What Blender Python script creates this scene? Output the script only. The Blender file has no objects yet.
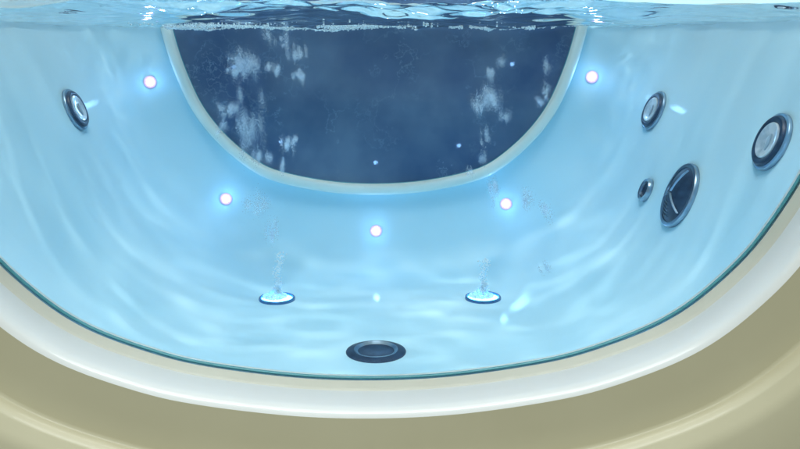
import bpy, bmesh, math, random
from mathutils import Vector, Matrix, noise
from mathutils.bvhtree import BVHTree

R = math.radians
random.seed(7)
sc = bpy.context.scene
COL = sc.collection

# ------------------------------------------------------------------ camera
F = 830.0                      # focal length in photo pixels (800 wide)
PITCH, YAW = R(12.4), R(1.65)
cam_d = bpy.data.cameras.new('camera')
cam = bpy.data.objects.new('camera', cam_d)
COL.objects.link(cam)
cam_d.sensor_width = 36.0
cam_d.lens = F / 800 * 36.0
cam_d.clip_start = 0.01
cam_d.clip_end = 100
cam.rotation_euler = (math.pi / 2 - PITCH, 0, -YAW)
cam.location = (0, 0, 0)
sc.camera = cam
CM = cam.rotation_euler.to_matrix()


def ray(px, py):
    return (CM @ Vector(((px - 400) / F, (224.5 - py) / F, -1))).normalized()


def on_plane(px, py, Y):
    d = ray(px, py)
    return d * (Y / d.y)


# ------------------------------------------------------------------ sizes (metres)
D = 0.6
YN, YF = 1.0 * D, 2.45 * D          # near and far window planes
YC = (YN + YF) / 2
ZF = -0.66 * D                      # tub floor
ZW = 0.0268                         # water level
ZTOP = 0.13                         # rim height
ZG = ZF - 0.10                      # ground

# ------------------------------------------------------------------ materials


def mat(name, base, rough=0.4, metal=0.0, coat=0.0, spec=0.5, cior=1.5, emit=None, es=0.0, trans=0.0, ior=1.45):
    m = bpy.data.materials.new(name)
    m.use_nodes = True
    b = m.node_tree.nodes['Principled BSDF']
    b.inputs['Base Color'].default_value = (*base, 1)
    b.inputs['Roughness'].default_value = rough
    b.inputs['Metallic'].default_value = metal
    b.inputs['Coat Weight'].default_value = coat
    b.inputs['Coat Roughness'].default_value = 0.015
    b.inputs['Coat IOR'].default_value = cior
    b.inputs['Specular IOR Level'].default_value = spec
    b.inputs['Transmission Weight'].default_value = trans
    b.inputs['IOR'].default_value = ior
    if emit:
        b.inputs['Emission Color'].default_value = (*emit, 1)
        b.inputs['Emission Strength'].default_value = es
    return m


def nodes(m):
    nt = m.node_tree
    return nt, nt.nodes, nt.links, nt.nodes['Principled BSDF']


def vary(m, c0, c1, scale, detail=6, stretch=(1, 1, 1), lo=0.35, hi=0.65, bump=0.0, bscale=None, rough=None):
    """Mottle the base colour between c0 and c1 and optionally bump / vary the gloss."""
    nt, N, L, b = nodes(m)
    tc = N.new('ShaderNodeTexCoord')
    mp = N.new('ShaderNodeMapping')
    mp.inputs['Scale'].default_value = stretch
    L.new(tc.outputs['Object'], mp.inputs['Vector'])
    tx = N.new('ShaderNodeTexNoise')
    tx.inputs['Scale'].default_value = scale
    tx.inputs['Detail'].default_value = detail
    L.new(mp.outputs['Vector'], tx.inputs['Vector'])
    rp = N.new('ShaderNodeValToRGB')
    rp.color_ramp.elements[0].position = lo
    rp.color_ramp.elements[1].position = hi
    rp.color_ramp.elements[0].color = (*c0, 1)
    rp.color_ramp.elements[1].color = (*c1, 1)
    L.new(tx.outputs['Fac'], rp.inputs['Fac'])
    L.new(rp.outputs['Color'], b.inputs['Base Color'])
    if rough:
        mr = N.new('ShaderNodeMapRange')
        mr.inputs['To Min'].default_value = rough[0]
        mr.inputs['To Max'].default_value = rough[1]
        L.new(tx.outputs['Fac'], mr.inputs['Value'])
        L.new(mr.outputs['Result'], b.inputs['Roughness'])
    if bump:
        t2 = N.new('ShaderNodeTexNoise')
        t2.inputs['Scale'].default_value = bscale or scale
        t2.inputs['Detail'].default_value = 4
        L.new(mp.outputs['Vector'], t2.inputs['Vector'])
        bp = N.new('ShaderNodeBump')
        bp.inputs['Strength'].default_value = bump
        bp.inputs['Distance'].default_value = 0.004
        L.new(t2.outputs['Fac'], bp.inputs['Height'])
        L.new(bp.outputs['Normal'], b.inputs['Normal'])
    return m


M = {}
M['acrylic'] = vary(mat('basin_acrylic', (.66, .80, .84), .55, coat=.2, spec=.10, cior=1.12), (.455, .74, .875), (.525, .79, .91), 5,
                    bump=.05, bscale=14)
_nt, _N, _L, _b = nodes(M['acrylic'])
_tc = _N.new('ShaderNodeTexCoord')
_tx = _N.new('ShaderNodeTexNoise'); _tx.inputs['Scale'].default_value = 170; _tx.inputs['Detail'].default_value = 3
_L.new(_tc.outputs['Object'], _tx.inputs['Vector'])
_bp = _N.new('ShaderNodeBump'); _bp.inputs['Strength'].default_value = .06; _bp.inputs['Distance'].default_value = .002
_L.new(_tx.outputs['Fac'], _bp.inputs['Height']); _L.new(_bp.outputs['Normal'], _b.inputs['Coat Normal'])
M['ring'] = vary(mat('window_ring_acrylic', (.72, .80, .76), .5, coat=1, spec=.12, cior=1.15), (.70, .80, .76), (.78, .86, .82), 9)
M['bead'] = vary(mat('beige_sealant', (.62, .56, .44), .45), (.68, .655, .57), (.73, .71, .62), 14)
M['ringnear'] = vary(mat('near_ring_acrylic', (.8, .9, .92), .5), (.80, .91, .93), (.84, .94, .95), 9)
M['cream'] = vary(mat('cream_shell', (.62, .60, .48), .42, coat=.08), (.59, .535, .37), (.635, .58, .41), 6,
                  bump=.04, bscale=60)
M['sill'] = vary(mat('toplit_sill', (.74, .73, .68), .3, coat=.3), (.82, .825, .82), (.86, .865, .86), 7)  # upward face of the shell; light from above put into a whiter colour
M['seal'] = mat('green_glass_edge', (.09, .34, .40), .25)
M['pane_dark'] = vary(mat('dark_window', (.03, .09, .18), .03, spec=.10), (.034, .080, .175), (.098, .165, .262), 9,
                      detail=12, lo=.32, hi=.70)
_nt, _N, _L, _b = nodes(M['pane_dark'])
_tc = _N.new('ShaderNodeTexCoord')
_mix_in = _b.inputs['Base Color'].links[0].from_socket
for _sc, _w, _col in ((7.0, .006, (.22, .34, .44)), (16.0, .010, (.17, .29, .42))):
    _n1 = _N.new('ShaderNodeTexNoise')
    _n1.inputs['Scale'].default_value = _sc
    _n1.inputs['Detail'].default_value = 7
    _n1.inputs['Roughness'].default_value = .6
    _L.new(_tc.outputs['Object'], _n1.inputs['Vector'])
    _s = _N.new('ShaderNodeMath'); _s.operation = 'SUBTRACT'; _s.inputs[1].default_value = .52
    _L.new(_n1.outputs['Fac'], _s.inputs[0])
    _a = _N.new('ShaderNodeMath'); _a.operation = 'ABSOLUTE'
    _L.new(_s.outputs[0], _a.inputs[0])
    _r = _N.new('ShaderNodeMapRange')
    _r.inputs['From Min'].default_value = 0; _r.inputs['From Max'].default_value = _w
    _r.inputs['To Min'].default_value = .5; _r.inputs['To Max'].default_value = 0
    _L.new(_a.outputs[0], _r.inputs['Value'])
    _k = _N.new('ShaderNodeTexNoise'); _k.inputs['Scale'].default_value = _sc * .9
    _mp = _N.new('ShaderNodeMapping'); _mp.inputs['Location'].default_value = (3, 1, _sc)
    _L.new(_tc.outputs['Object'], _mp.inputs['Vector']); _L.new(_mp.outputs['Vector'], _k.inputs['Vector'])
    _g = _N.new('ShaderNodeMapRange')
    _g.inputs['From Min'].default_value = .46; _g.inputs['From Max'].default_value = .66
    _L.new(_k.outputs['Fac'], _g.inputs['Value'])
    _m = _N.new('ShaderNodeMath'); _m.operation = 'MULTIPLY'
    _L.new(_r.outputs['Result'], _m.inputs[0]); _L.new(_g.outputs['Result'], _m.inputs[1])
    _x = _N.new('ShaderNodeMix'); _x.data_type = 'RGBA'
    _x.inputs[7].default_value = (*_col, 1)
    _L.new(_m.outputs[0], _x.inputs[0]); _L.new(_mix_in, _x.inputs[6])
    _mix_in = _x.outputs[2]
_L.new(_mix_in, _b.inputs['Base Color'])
M['chrome'] = vary(mat('blue_chrome', (.5, .6, .68), .30, metal=1), (.20, .29, .38), (.32, .42, .52), 40)
M['darkplastic'] = vary(mat('dark_navy_plastic', (.012, .035, .075), .38, spec=.3), (.008, .026, .06), (.022, .055, .11), 90)
M['insert'] = vary(mat('pale_insert', (.5, .58, .64), .25, coat=.4), (.40, .50, .58), (.66, .74, .80), 70, lo=.4, hi=.6)
M['outlet'] = mat('grey_outlet', (.30, .40, .48), .35)
M['steel'] = vary(mat('dim_steel', (.2, .28, .36), .42, metal=1), (.15, .22, .30), (.26, .34, .42), 50)
M['led'] = mat('led_lens', (.8, .8, .9), .3, emit=(.25, .55, 1.0), es=164)
M['halo'] = mat('led_bloom_ring', (.52, .66, .86), .3, emit=(1.0, .40, .88), es=.42)  # bloom round the lens, put into the ring as a pink emission falloff
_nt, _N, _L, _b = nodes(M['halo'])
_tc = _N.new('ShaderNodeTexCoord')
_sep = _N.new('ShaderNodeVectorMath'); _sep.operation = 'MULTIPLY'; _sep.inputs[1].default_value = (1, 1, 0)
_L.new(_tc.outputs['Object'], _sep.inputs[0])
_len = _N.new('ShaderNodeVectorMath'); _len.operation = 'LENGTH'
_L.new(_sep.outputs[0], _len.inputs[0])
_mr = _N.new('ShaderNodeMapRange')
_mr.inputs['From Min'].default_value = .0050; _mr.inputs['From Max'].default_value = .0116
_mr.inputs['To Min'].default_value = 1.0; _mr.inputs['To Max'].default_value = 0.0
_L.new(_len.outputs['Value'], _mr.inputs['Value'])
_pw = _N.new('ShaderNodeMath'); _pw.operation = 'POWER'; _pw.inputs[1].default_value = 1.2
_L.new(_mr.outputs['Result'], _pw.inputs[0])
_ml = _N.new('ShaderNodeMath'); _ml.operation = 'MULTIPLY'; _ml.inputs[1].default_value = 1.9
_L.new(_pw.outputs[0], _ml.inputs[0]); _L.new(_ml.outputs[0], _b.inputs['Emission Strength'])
M['jetglow'] = mat('lit_jet_well', (.7, .9, .95), .3, emit=(.07, .42, .90), es=9)
M['floor'] = vary(mat('floor_tile', (.3, .3, .28), .5), (.26, .26, .24), (.34, .34, .31), 3)


def water_mat():
    m = bpy.data.materials.new('water')
    m.use_nodes = True
    nt = m.node_tree
    nt.nodes.clear()
    o = nt.nodes.new('ShaderNodeOutputMaterial')
    g = nt.nodes.new('ShaderNodeBsdfGlass')
    g.inputs['IOR'].default_value = 1.333
    g.inputs['Roughness'].default_value = 0.0
    g.inputs['Color'].default_value = (.93, .985, 1, 1)
    nt.links.new(g.outputs[0], o.inputs['Surface'])
    return m


def pane_mat():
    m = bpy.data.materials.new('clear_pane')
    m.use_nodes = True
    nt = m.node_tree
    nt.nodes.clear()
    o = nt.nodes.new('ShaderNodeOutputMaterial')
    t = nt.nodes.new('ShaderNodeBsdfTransparent')
    t.inputs['Color'].default_value = (.985, .995, 1, 1)
    g = nt.nodes.new('ShaderNodeBsdfGlossy')
    g.inputs['Roughness'].default_value = .02
    mx = nt.nodes.new('ShaderNodeMixShader')
    mx.inputs[0].default_value = .025
    nt.links.new(t.outputs[0], mx.inputs[1])
    nt.links.new(g.outputs[0], mx.inputs[2])
    nt.links.new(mx.outputs[0], o.inputs['Surface'])
    return m


def bubble_mat():
    m = bpy.data.materials.new('bubble_film')
    m.use_nodes = True
    nt = m.node_tree
    nt.nodes.clear()
    o = nt.nodes.new('ShaderNodeOutputMaterial')
    t = nt.nodes.new('ShaderNodeBsdfTransparent')
    d = nt.nodes.new('ShaderNodeBsdfPrincipled')
    d.inputs['Base Color'].default_value = (.74, .87, 1, 1)
    d.inputs['Roughness'].default_value = .15
    mx = nt.nodes.new('ShaderNodeMixShader')
    mx.inputs[0].default_value = .20
    nt.links.new(t.outputs[0], mx.inputs[1])
    nt.links.new(d.outputs[0], mx.inputs[2])
    nt.links.new(mx.outputs[0], o.inputs['Surface'])
    return m


M['water'] = water_mat()
M['pane'] = pane_mat()
M['bubble'] = bubble_mat()
M['foam'] = bubble_mat()
M['foam'].name = 'foam_white'
for _n in M['foam'].node_tree.nodes:
    if _n.type == 'BSDF_TRANSPARENT':
        _k = _n
    if _n.type == 'MIX_SHADER':
        _n.inputs[0].default_value = .45
    if _n.type == 'BSDF_PRINCIPLED':
        _n.inputs['Base Color'].default_value = (.93, .98, 1, 1)
_t = M['foam'].node_tree.nodes.new('ShaderNodeBsdfTranslucent')
_t.inputs['Color'].default_value = (.95, .99, 1, 1)
for _n in M['foam'].node_tree.nodes:
    if _n.type == 'MIX_SHADER':
        M['foam'].node_tree.links.new(_t.outputs[0], _n.inputs[1])
M['froth'] = bubble_mat()
M['froth'].name = 'froth'
for _n in M['froth'].node_tree.nodes:
    if _n.type == 'MIX_SHADER':
        _n.inputs[0].default_value = .6
    if _n.type == 'BSDF_PRINCIPLED':
        _n.inputs['Base Color'].default_value = (.82, .93, .98, 1)
M['blueplastic'] = vary(mat('blue_ring_plastic', (.03, .12, .28), .3, spec=.3), (.025, .11, .26), (.04, .15, .32), 60)

# ------------------------------------------------------------------ mesh helpers
L0 = Vector((0, YC, ZG))            # base of the tub


def link(name, me, m, parent=None, smooth=True, loc=None, mtx=None):
    o = bpy.data.objects.new(name, me)
    COL.objects.link(o)
    if m is not None:
        me.materials.append(m)
    if smooth:
        for p in me.polygons:
            p.use_smooth = True
    if parent is not None:
        o.parent = parent
    if mtx is not None:
        o.matrix_local = mtx
    if loc is not None:
        o.location = loc
    return o


def mesh(name, verts, faces):
    me = bpy.data.meshes.new(name)
    me.from_pydata([tuple(v) for v in verts], [], faces)
    bm = bmesh.new()
    bm.from_mesh(me)
    bmesh.ops.recalc_face_normals(bm, faces=bm.faces)
    bm.to_mesh(me)
    bm.free()
    me.update()
    return me


def sharp(o, ang=35):
    """smooth shading that keeps hard edges"""
    me = o.data
    bm = bmesh.new()
    bm.from_mesh(me)
    for e in bm.edges:
        if len(e.link_faces) == 2 and e.calc_face_angle(0) > R(ang):
            e.smooth = False
    bm.to_mesh(me)
    bm.free()


def lathe(prof, seg=48, sx=1.0):
    vs, fs = [], []
    ring = []
    for r, z in prof:
        if r < 1e-6:
            ring.append([len(vs)])
            vs.append((0, 0, z))
        else:
            ring.append(list(range(len(vs), len(vs) + seg)))
            for k in range(seg):
                a = 2 * math.pi * k / seg
                vs.append((r * math.cos(a) * sx, r * math.sin(a), z))
    for A, B in zip(ring, ring[1:]):
        for k in range(seg):
            k2 = (k + 1) % seg
            if len(A) == 1 and len(B) == 1:
                continue
            if len(A) == 1:
                fs.append((A[0], B[k], B[k2]))
            elif len(B) == 1:
                fs.append((A[k], B[0], A[k2]))
            else:
                fs.append((A[k], B[k], B[k2], A[k2]))
    return vs, fs


def tag(o, label=None, cat=None, group=None, kind=None):
    if label:
        o['label'] = label
    if cat:
        o['category'] = cat
    if group:
        o['group'] = group
    if kind:
        o['kind'] = kind
    return o


# ------------------------------------------------------------------ window outlines (X, Z), right half bottom -> top
def outline(pairs, cx, Y, ztop):
    half = []
    for dx, y in pairs:
        p = on_plane(cx + dx, y, Y)
        q = on_plane(cx - dx, y, Y)
        half.append(Vector(((p.x - q.x) / 2, (p.z + q.z) / 2)))
    # continue upwards to ztop along the last direction, straightening
    d = (half[-1] - half[-2]).normalized()
    while half[-1].y < ztop - 1e-4:
        d = (d * .75 + Vector((.10, 1)).normalized() * .25).normalized()
        st = min(.03, (ztop - half[-1].y) / d.y)
        half.append(half[-1] + d * st)
    pts = [Vector((-v.x, v.y)) for v in reversed(half[1:])] + half
    # smooth + resample
    for _ in range(2):
        q = [pts[0]]
        for i in range(len(pts) - 1):
            a, b = pts[i], pts[i + 1]
            p0 = pts[i - 1] if i else a
            p3 = pts[i + 2] if i + 2 < len(pts) else b
            q.append((-p0 + 9 * a + 9 * b - p3) / 16)
            q.append(b)
        pts = q
    for _ in range(6):
        pts = [pts[0]] + [(pts[i - 1] + pts[i] * 2 + pts[i + 1]) / 4 for i in range(1, len(pts) - 1)] + [pts[-1]]
    acc = [0]
    for a, b in zip(pts, pts[1:]):
        acc.append(acc[-1] + (b - a).length)
    n = 160
    out = []
    j = 0
    for k in range(n + 1):
        s = acc[-1] * k / n
        while j < len(pts) - 2 and acc[j + 1] < s:
            j += 1
        t = (s - acc[j]) / max(1e-9, acc[j + 1] - acc[j])
        out.append(pts[j].lerp(pts[j + 1], min(1, t)))
    return out


NEAR = outline([(0, 377), (60, 375.3), (118, 369), (180, 359.5), (216, 349.5), (256, 336), (286, 323), (316, 305.5),
                (346, 281), (376, 253), (400, 222), (424, 187)], 376, YN, ZTOP - .03)
FAR = outline([(0, 184), (50, 181), (98, 170.5), (118, 161), (150, 135), (172, 106), (182, 85), (193, 58), (201, 29)],
              372, YF, ZTOP - .03)


def offs(pts, d):
    out = []
    for i, p in enumerate(pts):
        a = pts[max(0, i - 1)]
        b = pts[min(len(pts) - 1, i + 1)]
        t = (b - a).normalized()
        out.append(p + Vector((t.y, -t.x)) * d)
    return out


def sweep(pts, prof):
    """prof: list of (outward offset, y)"""
    vs, fs = [], []
    n = len(pts)
    for o, y in prof:
        for p in offs(pts, o):
            vs.append((p.x, y, p.y))
    for k in range(len(prof) - 1):
        for i in range(n - 1):
            fs.append((k * n + i, k * n + i + 1, (k + 1) * n + i + 1, (k + 1) * n + i))
    return vs, fs


def inside(poly, x, z):
    r = False
    j = len(poly) - 1
    for i in range(len(poly)):
        a, b = poly[i], poly[j]
        if (a.y > z) != (b.y > z) and x < (b.x - a.x) * (z - a.y) / (b.y - a.y) + a.x:
            r = not r
        j = i
    return r


# ------------------------------------------------------------------ basin surface
FIL = 0.25 * D                       # floor fillet radius
BH = 0.745 * D                       # half length
HT = ZTOP - ZF


def basin_dims(h):
    """half width, half length, exponent at height h above the floor"""
    ins = FIL - math.sqrt(max(0, FIL ** 2 - (FIL - h) ** 2)) if h < FIL else 0
    hh = h / D
    a = (0.755 + .36 * (hh - .48)) * D - ins
    b = BH - ins * .62
    n = 3.0 + 4.2 * min(1, h / (FIL * 1.3))
    return a, b, n


def basin_pt(th, h):
    a, b, n = basin_dims(h)
    c, s = math.cos(th), math.sin(th)
    e = 2 / n
    # blend between parametrisations keeps the points well spread
    rr = (abs(c / a) ** n + abs(s / b) ** n) ** (-1 / n)
    return Vector((rr * c, YC + rr * s, ZF + h))


NT = 320
levels = []
for k in range(28):
    f = (k / 27)
    levels.append(FIL * (1 - math.cos(f * math.pi / 2)) if k else 0.0)
h = FIL
while h < HT - 1e-6:
    h = min(HT, h + .012)
    levels.append(h)


def build_basin():
    vs, fs = [], []
    # floor rings
    NR = 26
    rings = []
    for k in range(1, NR):
        f = k / NR
        r = []
        for i in range(NT):
            p = basin_pt(2 * math.pi * i / NT, 0)
            x, y = p.x * f, YC + (p.y - YC) * f
            r.append(len(vs))
            vs.append((x, y, ZF - .0012 * (1 - f * f)))
        rings.append(r)
    for h in levels:
        r = []
        for i in range(NT):
            p = basin_pt(2 * math.pi * i / NT, h)
            r.append(len(vs))
            vs.append(tuple(p))
        rings.append(r)
    c = len(vs)
    vs.append((0, YC, ZF - .0012))
    for i in range(NT):
        fs.append((c, rings[0][i], rings[0][(i + 1) % NT]))
    on = offs(NEAR, .012)
    of = offs(FAR, .010)
    for A, B in zip(rings, rings[1:]):
        for i in range(NT):
            j = (i + 1) % NT
            q = (A[i], A[j], B[j], B[i])
            cx = sum(vs[v][0] for v in q) / 4
            cy = sum(vs[v][1] for v in q) / 4
            cz = sum(vs[v][2] for v in q) / 4
            if cy < YC - .3 and inside(on, cx, cz):
                continue
            if cy > YC + .3 and inside(of, cx, cz):
                continue
            fs.append(q)
    return vs, fs


bathtub = bpy.data.objects.new('bathtub', None)
COL.objects.link(bathtub)
bathtub.location = L0
tag(bathtub, 'whirlpool bathtub of pale acrylic with cream shell, lit blue inside, seen through its front window', 'bathtub')

bv, bf = build_basin()
bme = mesh('basin', bv, bf)
# normals should face the water
if bme.polygons[0].normal.z < 0:
    bme.flip_normals()
basin = link('basin', bme, M['acrylic'], bathtub, loc=-L0)
full = [tuple(v) for v in bv]
BVH = BVHTree.FromPolygons(full, bf)

# rim round the basin and the outer shell -------------------------------------
XO, YFO, YBO = 0.98 * D, 0.835 * D, 2.60 * D     # outer half width, front and back planes


def outer_pt(th, zz=0):
    a, b = XO, (YBO - YFO) / 2
    yc = (YBO + YFO) / 2
    n = 9
    c, s = math.cos(th), math.sin(th)
    rr = (abs(c / a) ** n + abs(s / b) ** n) ** (-1 / n)
    return rr * c, yc + rr * s


vs, fs = [], []
prof_n = 7
for i in range(NT):
    th = 2 * math.pi * i / NT
    p = basin_pt(th, HT)
    ox, oy = outer_pt(th)
    for k in range(prof_n):
        t = k / (prof_n - 1)
        z = ZTOP + .012 * math.sin(math.pi * min(1, t * 1.15)) * (1 if t < .87 else 1)
        vs.append((p.x + (ox - p.x) * t, p.y + (oy - p.y) * t, z if 0 < k < prof_n - 1 else ZTOP))
for i in range(NT):
    j = (i + 1) % NT
    for k in range(prof_n - 1):
        fs.append((i * prof_n + k, j * prof_n + k, j * prof_n + k + 1, i * prof_n + k + 1))
link('rim', mesh('rim', vs, fs), M['cream'], bathtub, loc=-L0)

# front shell: sill round the window, front face, second ledge, lower face --------
S1 = .090 * D      # depth of the sill
yA = YN - .0035
yB = YN - S1
yC_ = yB - .024
FW = .0500         # width of the first face
bead_prof = [(.0016, yA), (.0030, yA - .004), (.0044, yA - .0075), (.0052, yA - .0100), (.0072, yA - .0112)]
sill_prof = [(.0060, yA - .007), (.0056, yA - .0110), (.0050, yA - .019), (.0043, yB + .012),
             (.0046, yB + .005), (.0062, yB + .0018), (.0090, yB)]
v, f = sweep(NEAR, bead_prof)
link('sealant_bead', mesh('sealant_bead', v, f), M['bead'], bathtub, loc=-L0)
v, f = sweep(NEAR, sill_prof)
o = link('window_sill', mesh('window_sill', v, f), M['sill'], bathtub, loc=-L0)
face_prof = [(.0090, yB), (.014, yB - .0003), (.030, yB - .0012), (FW - .003, yB - .0016), (FW - .0008, yB - .0022),
             (FW, yB - .0040), (FW + .002, yB - .014), (FW + .0035, yC_ + .009), (FW + .009, yC_ + .004), (FW + .016, yC_)]
v, f = sweep(NEAR, face_prof)
n = len(NEAR)
# loft the last ring out to a rectangle: the lower front face
base = len(v)
last = offs(NEAR, FW + .016)
STEPS = 8
rect = []
for p in last:
    # push every point outwards on to a box silhouette
    c = Vector((0, .0))
    d = (p - c)
    x1 = XO * .93
    z1 = ZG
    tx = x1 / abs(d.x) if abs(d.x) > 1e-6 else 1e9
    tz = abs(z1) / abs(d.y) if d.y < -1e-6 else 1e9
    t = max(1.02, min(tx, tz))
    q = c + d * t
    rect.append(q)
for s in range(1, STEPS + 1):
    t = s / STEPS
    for p, q in zip(last, rect):
        v.append((p.x + (q.x - p.x) * t, yC_ + .0004 * s, p.y + (q.y - p.y) * t))
rings_i = [(len(face_prof) - 1) * n] + [base + s * n for s in range(STEPS)]
for a, b in zip(rings_i, rings_i[1:]):
    for i in range(n - 1):
        f.append((a + i, a + i + 1, b + i + 1, b + i))
o = link('front_shell', mesh('front_shell', v, f), M['cream'], bathtub, loc=-L0)

# side and back shell (front part left to the front shell)
vs, fs = [], []
cols = []
for i in range(NT + 1):
    th = 2 * math.pi * i / NT
    x, y = outer_pt(th)
    cols.append((x, y))
for x, y in cols:
    for z in (ZTOP, ZTOP - .01, ZTOP - .02, -.05, -.2, ZG):
        vs.append((x, y, z))
for i in range(NT):
    x, y = cols[i]
    if y < YFO + .02 and abs(x) < XO * .9:
        continue
    for k in range(5):
        fs.append((i * 6 + k, (i + 1) * 6 + k, (i + 1) * 6 + k + 1, i * 6 + k + 1))
link('outer_shell', mesh('outer_shell', vs, fs), M['cream'], bathtub, loc=-L0)


# windows --------------------------------------------------------------------
def pane_mesh(pts, y, grow=.0015):
    P = offs(pts, grow)
    half = len(P) // 2
    vs = [(p.x, y, p.y) for p in P]
    fs = []
    m = len(P) - 1
    for i in range(half):
        if m - i - 1 > i + 1:
            fs.append((i, i + 1, m - i - 1, m - i))
        else:
            fs.append((i, i + 1, m - i))
    return vs, fs


def tube(pts, y, r, off, k=10):
    P = offs(pts, off)
    vs, fs = [], []
    for i, p in enumerate(P):
        a = P[max(0, i - 1)]
        b = P[min(len(P) - 1, i + 1)]
        t = (b - a).normalized()
        nn = Vector((t.y, -t.x))
        for s in range(k):
            g = 2 * math.pi * s / k
            q = p + nn * r * math.cos(g)
            vs.append((q.x, y + r * 1.6 * math.sin(g), q.y))
    for i in range(len(P) - 1):
        for s in range(k):
            fs.append((i * k + s, (i + 1) * k + s, (i + 1) * k + (s + 1) % k, i * k + (s + 1) % k))
    return vs, fs


v, f = pane_mesh(NEAR, YN)
front_pane = link('window_pane', mesh('window_pane', v, f), M['pane'], bathtub, smooth=False, loc=-L0)
tag(front_pane, 'clear front window the tub is seen through')
v, f = tube(NEAR, YN, .0011, .0008)
link('glass_edge', mesh('glass_edge', v, f), M['seal'], front_pane)
# inner ring of the near window, standing on the water side
yi = YN + .003
v, f = sweep(NEAR, [(.0008, yi), (.0006, yi + .0025), (.0022, yi + .0045), (.012, yi + .0070), (.024, yi + .007),
                    (.030, yi + .003), (.034, yi - .003)])
link('window_ring', mesh('window_ring', v, f), M['ringnear'], bathtub, loc=-L0)

v, f = pane_mesh(FAR, YF)
back_pane = link('window_pane', mesh('window_pane', v, f), M['pane_dark'], bathtub, smooth=False, loc=-L0)
tag(back_pane, 'dark navy window in the far wall')
v, f = sweep(FAR, [(-.0005, YF - .0006), (.0005, YF - .0030), (.0022, YF - .008), (.0038, YF - .0098), (.007, YF - .0105),
                   (.0145, YF - .0100), (.0185, YF - .0075), (.0205, YF - .003), (.0225, YF + .02)])
link('window_ring', mesh('window_ring', v, f), M['ring'], bathtub, loc=-L0)
v, f = tube(FAR, YF - .001, .0011, .0004)
link('glass_edge', mesh('glass_edge', v, f), M['seal'], back_pane)


# ------------------------------------------------------------------ fixtures on the basin
def frame_at(p, nrm):
    z = nrm.normalized()
    up = Vector((0, 0, 1)) if abs(z.z) < .9 else Vector((0, 1, 0))
    y = (up - z * up.dot(z)).normalized()
    x = y.cross(z)
    m = Matrix((x, y, z)).transposed().to_4x4()
    m.translation = p - L0
    return m


def hit(px, py):
    p, nrm, i, d = BVH.ray_cast(Vector((0, 0, 0)) + ray(px, py) * YN * 1.06, ray(px, py))
    if nrm.dot(ray(px, py)) > 0:
        nrm = -nrm
    return p, nrm


def part(name, prof, m, parent, mtx=None, seg=48, sx=1.0):
    vs, fs = lathe(prof, seg, sx)
    o = link(name, mesh(name, vs, fs), m, parent, mtx=mtx)
    sharp(o)
    return o


def jet(px, py, r, label):
    p, nr = hit(px, py)
    mt = frame_at(p, nr)
    j = part('jet_nozzle', [(r * .98, -.004), (r, .0005), (r, .0030), (r * .975, .0045), (r * .90, .0055), (r * .86, .005)],
             M['chrome'], bathtub, mt)
    if label:
        j['label'] = label
    part('recess', [(r * .885, .0048), (r * .87, .0070), (r * .82, .0088), (r * .74, .0092), (r * .66, .0084), (r * .60, .0068),
                    (0, .0066)], M['darkplastic'], j)
    # swivel insert: shallow dish with a small off-centre outlet
    part('nozzle_insert', [(r * .625, .0068), (r * .62, .0088), (r * .59, .0096), (r * .53, .0094), (r * .44, .0084), (r * .2, .0074),
                           (r * .15, .0077), (r * .12, .0068), (0, .0067)], M['insert'], j)
    vs, fs = lathe([(r * .12, 0), (r * .12, .0014), (r * .08, .0020), (0, .0021)], 20)
    vs = [(x * .8 + r * .13, y * 2.4 - r * .05, z + .0078) for x, y, z in vs]
    sharp(link('outlet', mesh('outlet', vs, fs), M['outlet'], j))
    return j


jet(74, 110, .0325, 'round jet on the left wall')
jet(655, 111, .0325, None)
jet(773.5, 142.5, .0345, None)

# suction cover: dark dome with ridges, chrome rim
p, nr = hit(681, 196)
mt = frame_at(p, nr)
r = .0465
sx = part('suction_cover', [(r * .98, -.004), (r, .0005), (r, .0040), (r * .97, .0060), (r * .91, .0065), (r * .86, .006),
                            (r * .85, .004)], M['chrome'], bathtub, mt)
sx['label'] = 'large dark grated suction cover'
gr = part('grille', [(r * .86, .0045)] + [(r * q, .0158 - .0105 * (q / .82) ** 2.2) for q in
                                          (.82, .76, .7, .64, .58, .5, .4, .3, .2, .1, 0)], M['darkplastic'], sx)
vs, fs = [], []


def add_bar(a, b, w, hgt):
    a, b = Vector(a), Vector(b)
    d = (b - a).normalized()
    s = Vector((-d.y, d.x, 0)).normalized() * w
    i = len(vs)
    for q, z in ((a - s, 0), (a + s, 0), (b + s, 0), (b - s, 0), (a - s * .4, hgt), (a + s * .4, hgt), (b + s * .4, hgt), (b - s * .4, hgt)):
        vs.append((q.x, q.y, q.z + z))
    for q in ((0, 1, 5, 4), (1, 2, 6, 5), (2, 3, 7, 6), (3, 0, 4, 7), (4, 5, 6, 7)):
        fs.append(tuple(i + k for k in q))


def dome(x, y):
    q = math.hypot(x, y) / r
    return .0158 - .0105 * (q / .82) ** 2.2


for ang in (80, 205, 322):
    pr = None
    for k in range(9):
        q = r * (.04 + .74 * k / 8)
        x, y = q * math.cos(R(ang)), q * math.sin(R(ang))
        c = (x, y, dome(x, y) - .0006)
        if pr:
            add_bar(pr, c, .0014, .0030)
        pr = c
for rr_ in (.30, .40, .50, .60, .70):
    pr = None
    for k in range(19):
        a = R(140 + 140 * k / 18)
        x, y = r * rr_ * math.cos(a), r * rr_ * math.sin(a)
        c = (x, y, dome(x, y) - .0008)
        if pr:
            add_bar(pr, c, .0009, .0026)
        pr = c
link('grille_ridges', mesh('grille_ridges', vs, fs), M['chrome'], sx, smooth=False)

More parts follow.
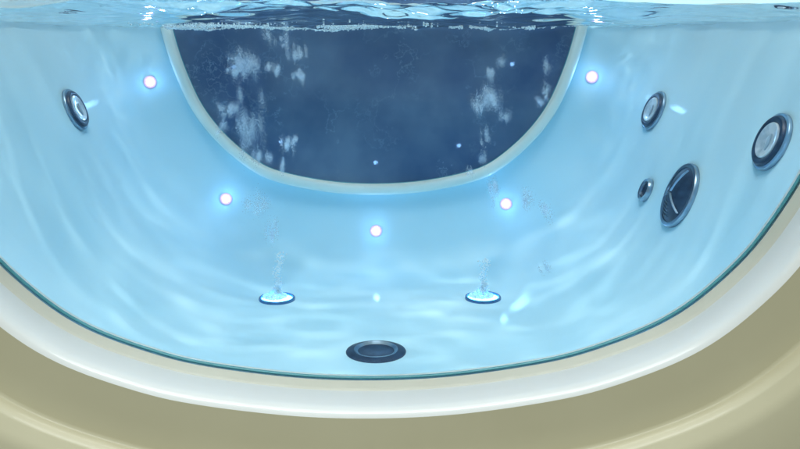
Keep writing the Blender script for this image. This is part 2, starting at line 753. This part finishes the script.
# small control button
p, nr = hit(647.5, 190.5)
r = .0185
b = part('air_button', [(r * .98, -.003), (r, .001), (r * .98, .005), (r * .88, .0075), (r * .70, .0065), (r * .66, .003)],
         M['chrome'], bathtub, frame_at(p, nr))
part('button_cap', [(r * .67, .0035), (r * .55, .0045), (r * .45, .0025), (0, .002)], M['darkplastic'], b)

# floor jets, lit wells
floor_jets = []
for px, py in ((277, 299.5), (483, 298.5)):
    p, nr = hit(px, py)
    r = .0285
    j = part('floor_jet', [(r * .99, -.003), (r, .001), (r * .985, .0035), (r * .95, .0042), (r * .88, .004), (r * .85, .001)],
             M['blueplastic'], bathtub, frame_at(p, nr))
    part('jet_well', [(r * .87, .0015), (r * .7, .0022), (r * .45, .0045), (r * .2, .0065), (0, .007)], M['jetglow'], j)
    floor_jets.append(p)

# drain
p, nr = hit(376, 352)
r = .0395
d_ = part('drain', [(r * .99, -.003), (r, .0008), (r * .985, .0018), (r * .92, .0028), (r * .80, .0036), (r * .73, .0038), (r * .70, .002)],
          M['darkplastic'], bathtub, frame_at(p, nr))
part('drain_collar', [(r * .735, .0034), (r * .73, .0046), (r * .715, .0049), (r * .695, .0044), (r * .60, .0020), (r * .56, .0012)],
     M['chrome'], d_)
part('drain_plug', [(r * .60, .0021), (r * .5, .0024), (r * .3, .0019), (0, .0017)], M['darkplastic'], d_)

# LED lights, far wall then their mirror images on the near wall
LEDS = [(150, 82), (226, 199), (376, 231), (506, 204), (592, 77)]


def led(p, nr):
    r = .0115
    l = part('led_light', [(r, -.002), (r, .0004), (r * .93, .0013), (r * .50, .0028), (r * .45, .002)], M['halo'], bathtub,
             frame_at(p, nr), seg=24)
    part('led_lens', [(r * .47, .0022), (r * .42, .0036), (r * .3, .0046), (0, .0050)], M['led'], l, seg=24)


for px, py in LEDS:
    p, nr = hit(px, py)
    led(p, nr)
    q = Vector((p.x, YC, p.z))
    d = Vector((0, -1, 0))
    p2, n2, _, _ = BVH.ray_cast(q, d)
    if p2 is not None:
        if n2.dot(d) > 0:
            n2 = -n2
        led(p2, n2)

# ------------------------------------------------------------------ water surface
GX, GY = 330, 300


def wave(x, y):
    w = 0.0
    far = min(1, max(0, (y - YN) / (YF - YN)))
    calm = 1 - .5 * min(1, max(0, (abs(x) - .22) / .22))
    v = Vector((x, y, 0))
    ff = min(1, max(0, (y - YF + .14) / .09))
    side = min(1, max(0, (abs(x) / y - .22) / .12))
    ff = max(ff, .7 * (1 - .8 * side) * min(1, max(0, (YN + .20 - y) / .08)))
    w += .0085 * noise.noise(Vector((x * 8, y * 13, 1)))
    w += .0034 * noise.noise(Vector((x * 12 + y * 4, y * 21, 4)))
    w += .0014 * noise.noise(Vector((x * 22, y * 30, 14)))
    w += .0040 * noise.noise(Vector((x * 20, y * 30, 4))) * ff
    w += .0040 * noise.noise(Vector((x * 38, y * 50, 9))) * ff
    w += .0018 * noise.noise(Vector((x * 95, y * 95, 2))) * ff
    return w * calm


vs, fs = [], []
a, b, nn = basin_dims(ZW - ZF)
idx = {}
for j in range(GY + 1):
    y = YN - .001 + (YF - YN + .002) * j / GY
    v_ = (y - YC) / b
    wdt = a * max(0, 1 - abs(v_) ** nn) ** (1 / nn)
    for i in range(GX + 1):
        x = wdt * (-1 + 2 * i / GX) * 1.002
        vs.append((x, y, ZW + wave(x, y)))
for j in range(GY):
    for i in range(GX):
        k = j * (GX + 1) + i
        fs.append((k, k + 1, k + GX + 2, k + GX + 1))
wme = bpy.data.meshes.new('water')
wme.from_pydata(vs, [], fs)
wme.update()
water = link('water', wme, M['water'])
if wme.polygons[100].normal.z < 0:
    wme.flip_normals()
tag(water, kind='structure')

# ------------------------------------------------------------------ bubbles
ICO_V = [Vector(q) for q in ((1, 0, 0), (-1, 0, 0), (0, 1, 0), (0, -1, 0), (0, 0, 1), (0, 0, -1))]
ICO_F = [(0, 2, 4), (2, 1, 4), (1, 3, 4), (3, 0, 4), (2, 0, 5), (1, 2, 5), (3, 1, 5), (0, 3, 5)]
# the larger bubbles are round
_b = bmesh.new()
bmesh.ops.create_icosphere(_b, subdivisions=2, radius=1)
_b.verts.ensure_lookup_table()
BIG_V = [v.co.copy() for v in _b.verts]
BIG_F = [tuple(v.index for v in f.verts) for f in _b.faces]
_b.free()


class Bub:
    def __init__(self):
        self.v, self.f = [], []

    def add(self, c, r, sz=1.0):
        i = len(self.v)
        V_, F_ = (BIG_V, BIG_F) if r > .00085 else (ICO_V, ICO_F)
        for q in V_:
            self.v.append((c[0] + q.x * r, c[1] + q.y * r, c[2] + q.z * r * sz))
        for q in F_:
            self.f.append(tuple(i + k for k in q))

    def patch(self, px, py, wx, wy, n, Y, rmin=.0002, rmax=.00045, slant=0.0):
        """a loose swarm round the point seen at px,py on the plane Y"""
        c = on_plane(px, py, Y)
        s = Y / F
        strands = [(random.gauss(0, .45), random.gauss(0, .3), random.uniform(.35, 1)) for _ in range(max(8, n // 16))]
        for _ in range(n * 20):
            sx, sy, sl = random.choice(strands)
            t = random.gauss(0, .42) * sl + .25 * (random.random() ** 3)
            x = sx * wx + random.gauss(0, .11) * wx + slant * t * wy
            z = (sy + t) * wy
            p = c + Vector((x * s, random.gauss(0, .012), z * s))
            self.add(p, random.uniform(rmin, rmax) * random.choice((.7, .8, 1, 1, 1.2, 1.8)), random.uniform(.9, 1.3))

    def column(self, p, H, n, lean=0.0, w=.004):
        for _ in range(n):
            t = random.random() ** 1.5
            wob = math.sin(t * 9) * .0022
            x = p.x + lean * t + wob + random.gauss(0, w * (.4 + .9 * t))
            y = p.y + random.gauss(0, w * (.4 + .9 * t))
            z = p.z + .004 + H * t
            self.add((x, y, z), random.choice((.0004, .0006, .0009, .0013)))

    def mound(self, p, r, n):
        for _ in range(n):
            a = random.uniform(0, 2 * math.pi)
            q = r * math.sqrt(random.random())
            z = .006 + random.random() * .016 * max(0, 1 - (q / r)) ** 1.5
            self.add((p.x + q * math.cos(a) - .003, p.y + q * math.sin(a), p.z + z), random.uniform(.0006, .0014))

    def build(self, name, m):
        me = bpy.data.meshes.new(name)
        me.from_pydata(self.v, [], self.f)
        me.update()
        return link(name, me, m)


YB = 2.2 * D
B = Bub()
for px, py, wx, wy, n in ((245, 66, 15, 15, 520), (236, 72, 7, 8, 120), (300, 76, 8, 9, 120), (270, 68, 5, 8, 60),
                          (293, 52, 9, 12, 170), (277, 72, 5, 9, 60),
                          (228, 108, 11, 10, 200), (248, 130, 15, 22, 520), (262, 158, 9, 8, 120), (291, 145, 9, 11, 190),
                          (222, 128, 6, 9, 70), (283, 165, 6, 9, 60), (240, 95, 4, 14, 50), (266, 38, 8, 10, 60), (285, 40, 6, 9, 50),
                          (262, 100, 3, 14, 30), (255, 205, 14, 14, 150), (272, 235, 6, 12, 120)):
    B.patch(px, py, wx, wy, n, YB, slant=random.uniform(-.12, .02))
tag(B.build('bubble_plume', M['bubble']), 'white air bubbles rising over the floor jet on the left, in big loose patches',
    'bubbles', group='bubbles from the floor jets', kind='stuff')
B = Bub()
for px, py, wx, wy, n in ((488, 100, 16, 15, 420), (490, 74, 5, 9, 80), (478, 108, 5, 10, 80), (505, 118, 5, 9, 60),
                          (487, 135, 5, 11, 60), (546, 92, 6, 9, 60), (541, 102, 5, 8, 40), (545, 66, 4, 10, 40), (500, 62, 5, 8, 36),
                          (484, 160, 5, 10, 36), (470, 172, 4, 6, 24), (492, 190, 8, 14, 120), (530, 200, 10, 10, 120),
                          (546, 212, 7, 10, 100), (547, 268, 7, 8, 110)):
    B.patch(px, py, wx, wy, n, YB, slant=random.uniform(-.1, .05))
tag(B.build('bubble_plume', M['bubble']), 'white air bubbles rising over the floor jet on the right, in thin scattered streaks',
    'bubbles', group='bubbles from the floor jets', kind='stuff')

for k, (H, n_, ln) in enumerate(((.072, 620, .006), (.060, 480, .001))):
    B = Bub()
    p = floor_jets[k]
    B.column(p, H, n_, lean=ln, w=.0032)
    B.column(p, H * .35, n_ // 2, lean=ln * .3, w=.0028)
    B.mound(p, .019, 900)
    tag(B.build('bubble_fountain', M['foam']),
        ('tall white bubble fountain standing on the lit floor jet on the left',
         'short white bubble fountain standing on the lit floor jet on the right')[k], 'bubbles', group='bubbles from the floor jets', kind='stuff')
# foam floating along the far window
B = Bub()
cnt = 0
while cnt < 9000:
    x = random.uniform(-.345, .345)
    y = YF - .006 - abs(random.gauss(0, .11))
    if y < YC + .05:
        continue
    nz = noise.noise(Vector((x * 11, y * 26, 3.3))) + .5 * noise.noise(Vector((x * 40, y * 60, 8)))
    lim = .12 + (YF - y) * 1.3
    patch = y < YF - .05 and noise.noise(Vector((x * 6 + 2, y * 14, 7.7))) > .22 and nz > .1
    if nz < lim and not patch:
        if not (y > YF - .02 and noise.noise(Vector((x * 30, 1, 5))) > -.12):
            continue
    r_ = random.choice((.0004, .0006, .0008, .0011, .0016))
    B.add((x, y, ZW + wave(x, y) - r_ * random.uniform(.5, 2.2)), r_, .8)
    cnt += 1
tag(B.build('surface_foam', M['froth']), 'broken line of white foam floating at the waterline of the dark far window',
    'foam', kind='stuff')

# ------------------------------------------------------------------ ground the tub stands on
me = mesh('floor', [(-6, -6, ZG - .001), (6, -6, ZG - .001), (6, 6, ZG - .001), (-6, 6, ZG - .001)], [(0, 1, 2, 3)])
tag(link('floor', me, M['floor'], smooth=False), kind='structure')

# ------------------------------------------------------------------ light
w = bpy.data.worlds.new('World')
sc.world = w
w.use_nodes = True
bg = w.node_tree.nodes['Background']
bg.inputs[0].default_value = (.80, .92, .86, 1)
bg.inputs[1].default_value = .55

ld = bpy.data.lights.new('ceiling_lamp', 'AREA')
ld.shape = 'RECTANGLE'
ld.size, ld.size_y = .9, .8
ld.energy = 37
ld.color = (.92, .98, 1.0)
lo = bpy.data.objects.new('ceiling_lamp', ld)
COL.objects.link(lo)
lo.location = (0, .46, 1.4)
# small unseen lamp added over the tub for caustics; its light is bent by the ripples into soft bands on the floor
ls = bpy.data.lights.new('caustics_lamp', 'AREA')
ls.shape = 'DISK'
ls.size = .13
ls.energy = 10
ls.color = (1.0, .88, .76)
lso = bpy.data.objects.new('caustics_lamp', ls)
COL.objects.link(lso)
lso.location = (.05, YC - .05, 1.3)
ls.cycles.is_caustics_light = True
water.cycles.is_caustics_caster = True
basin.cycles.is_caustics_receiver = True

# ------------------------------------------------------------------ render settings
sc.render.engine = 'CYCLES'
sc.view_settings.view_transform = 'Standard'
sc.view_settings.look = 'None'
sc.view_settings.exposure = .1
sc.view_settings.gamma = 1
cy = sc.cycles
cy.use_denoising = True
cy.max_bounces = 14
cy.diffuse_bounces = 7
cy.glossy_bounces = 6
cy.transmission_bounces = 8
cy.transparent_max_bounces = 24
cy.caustics_reflective = False
cy.caustics_refractive = True
cy.blur_glossy = 0.3
cy.sample_clamp_indirect = 6
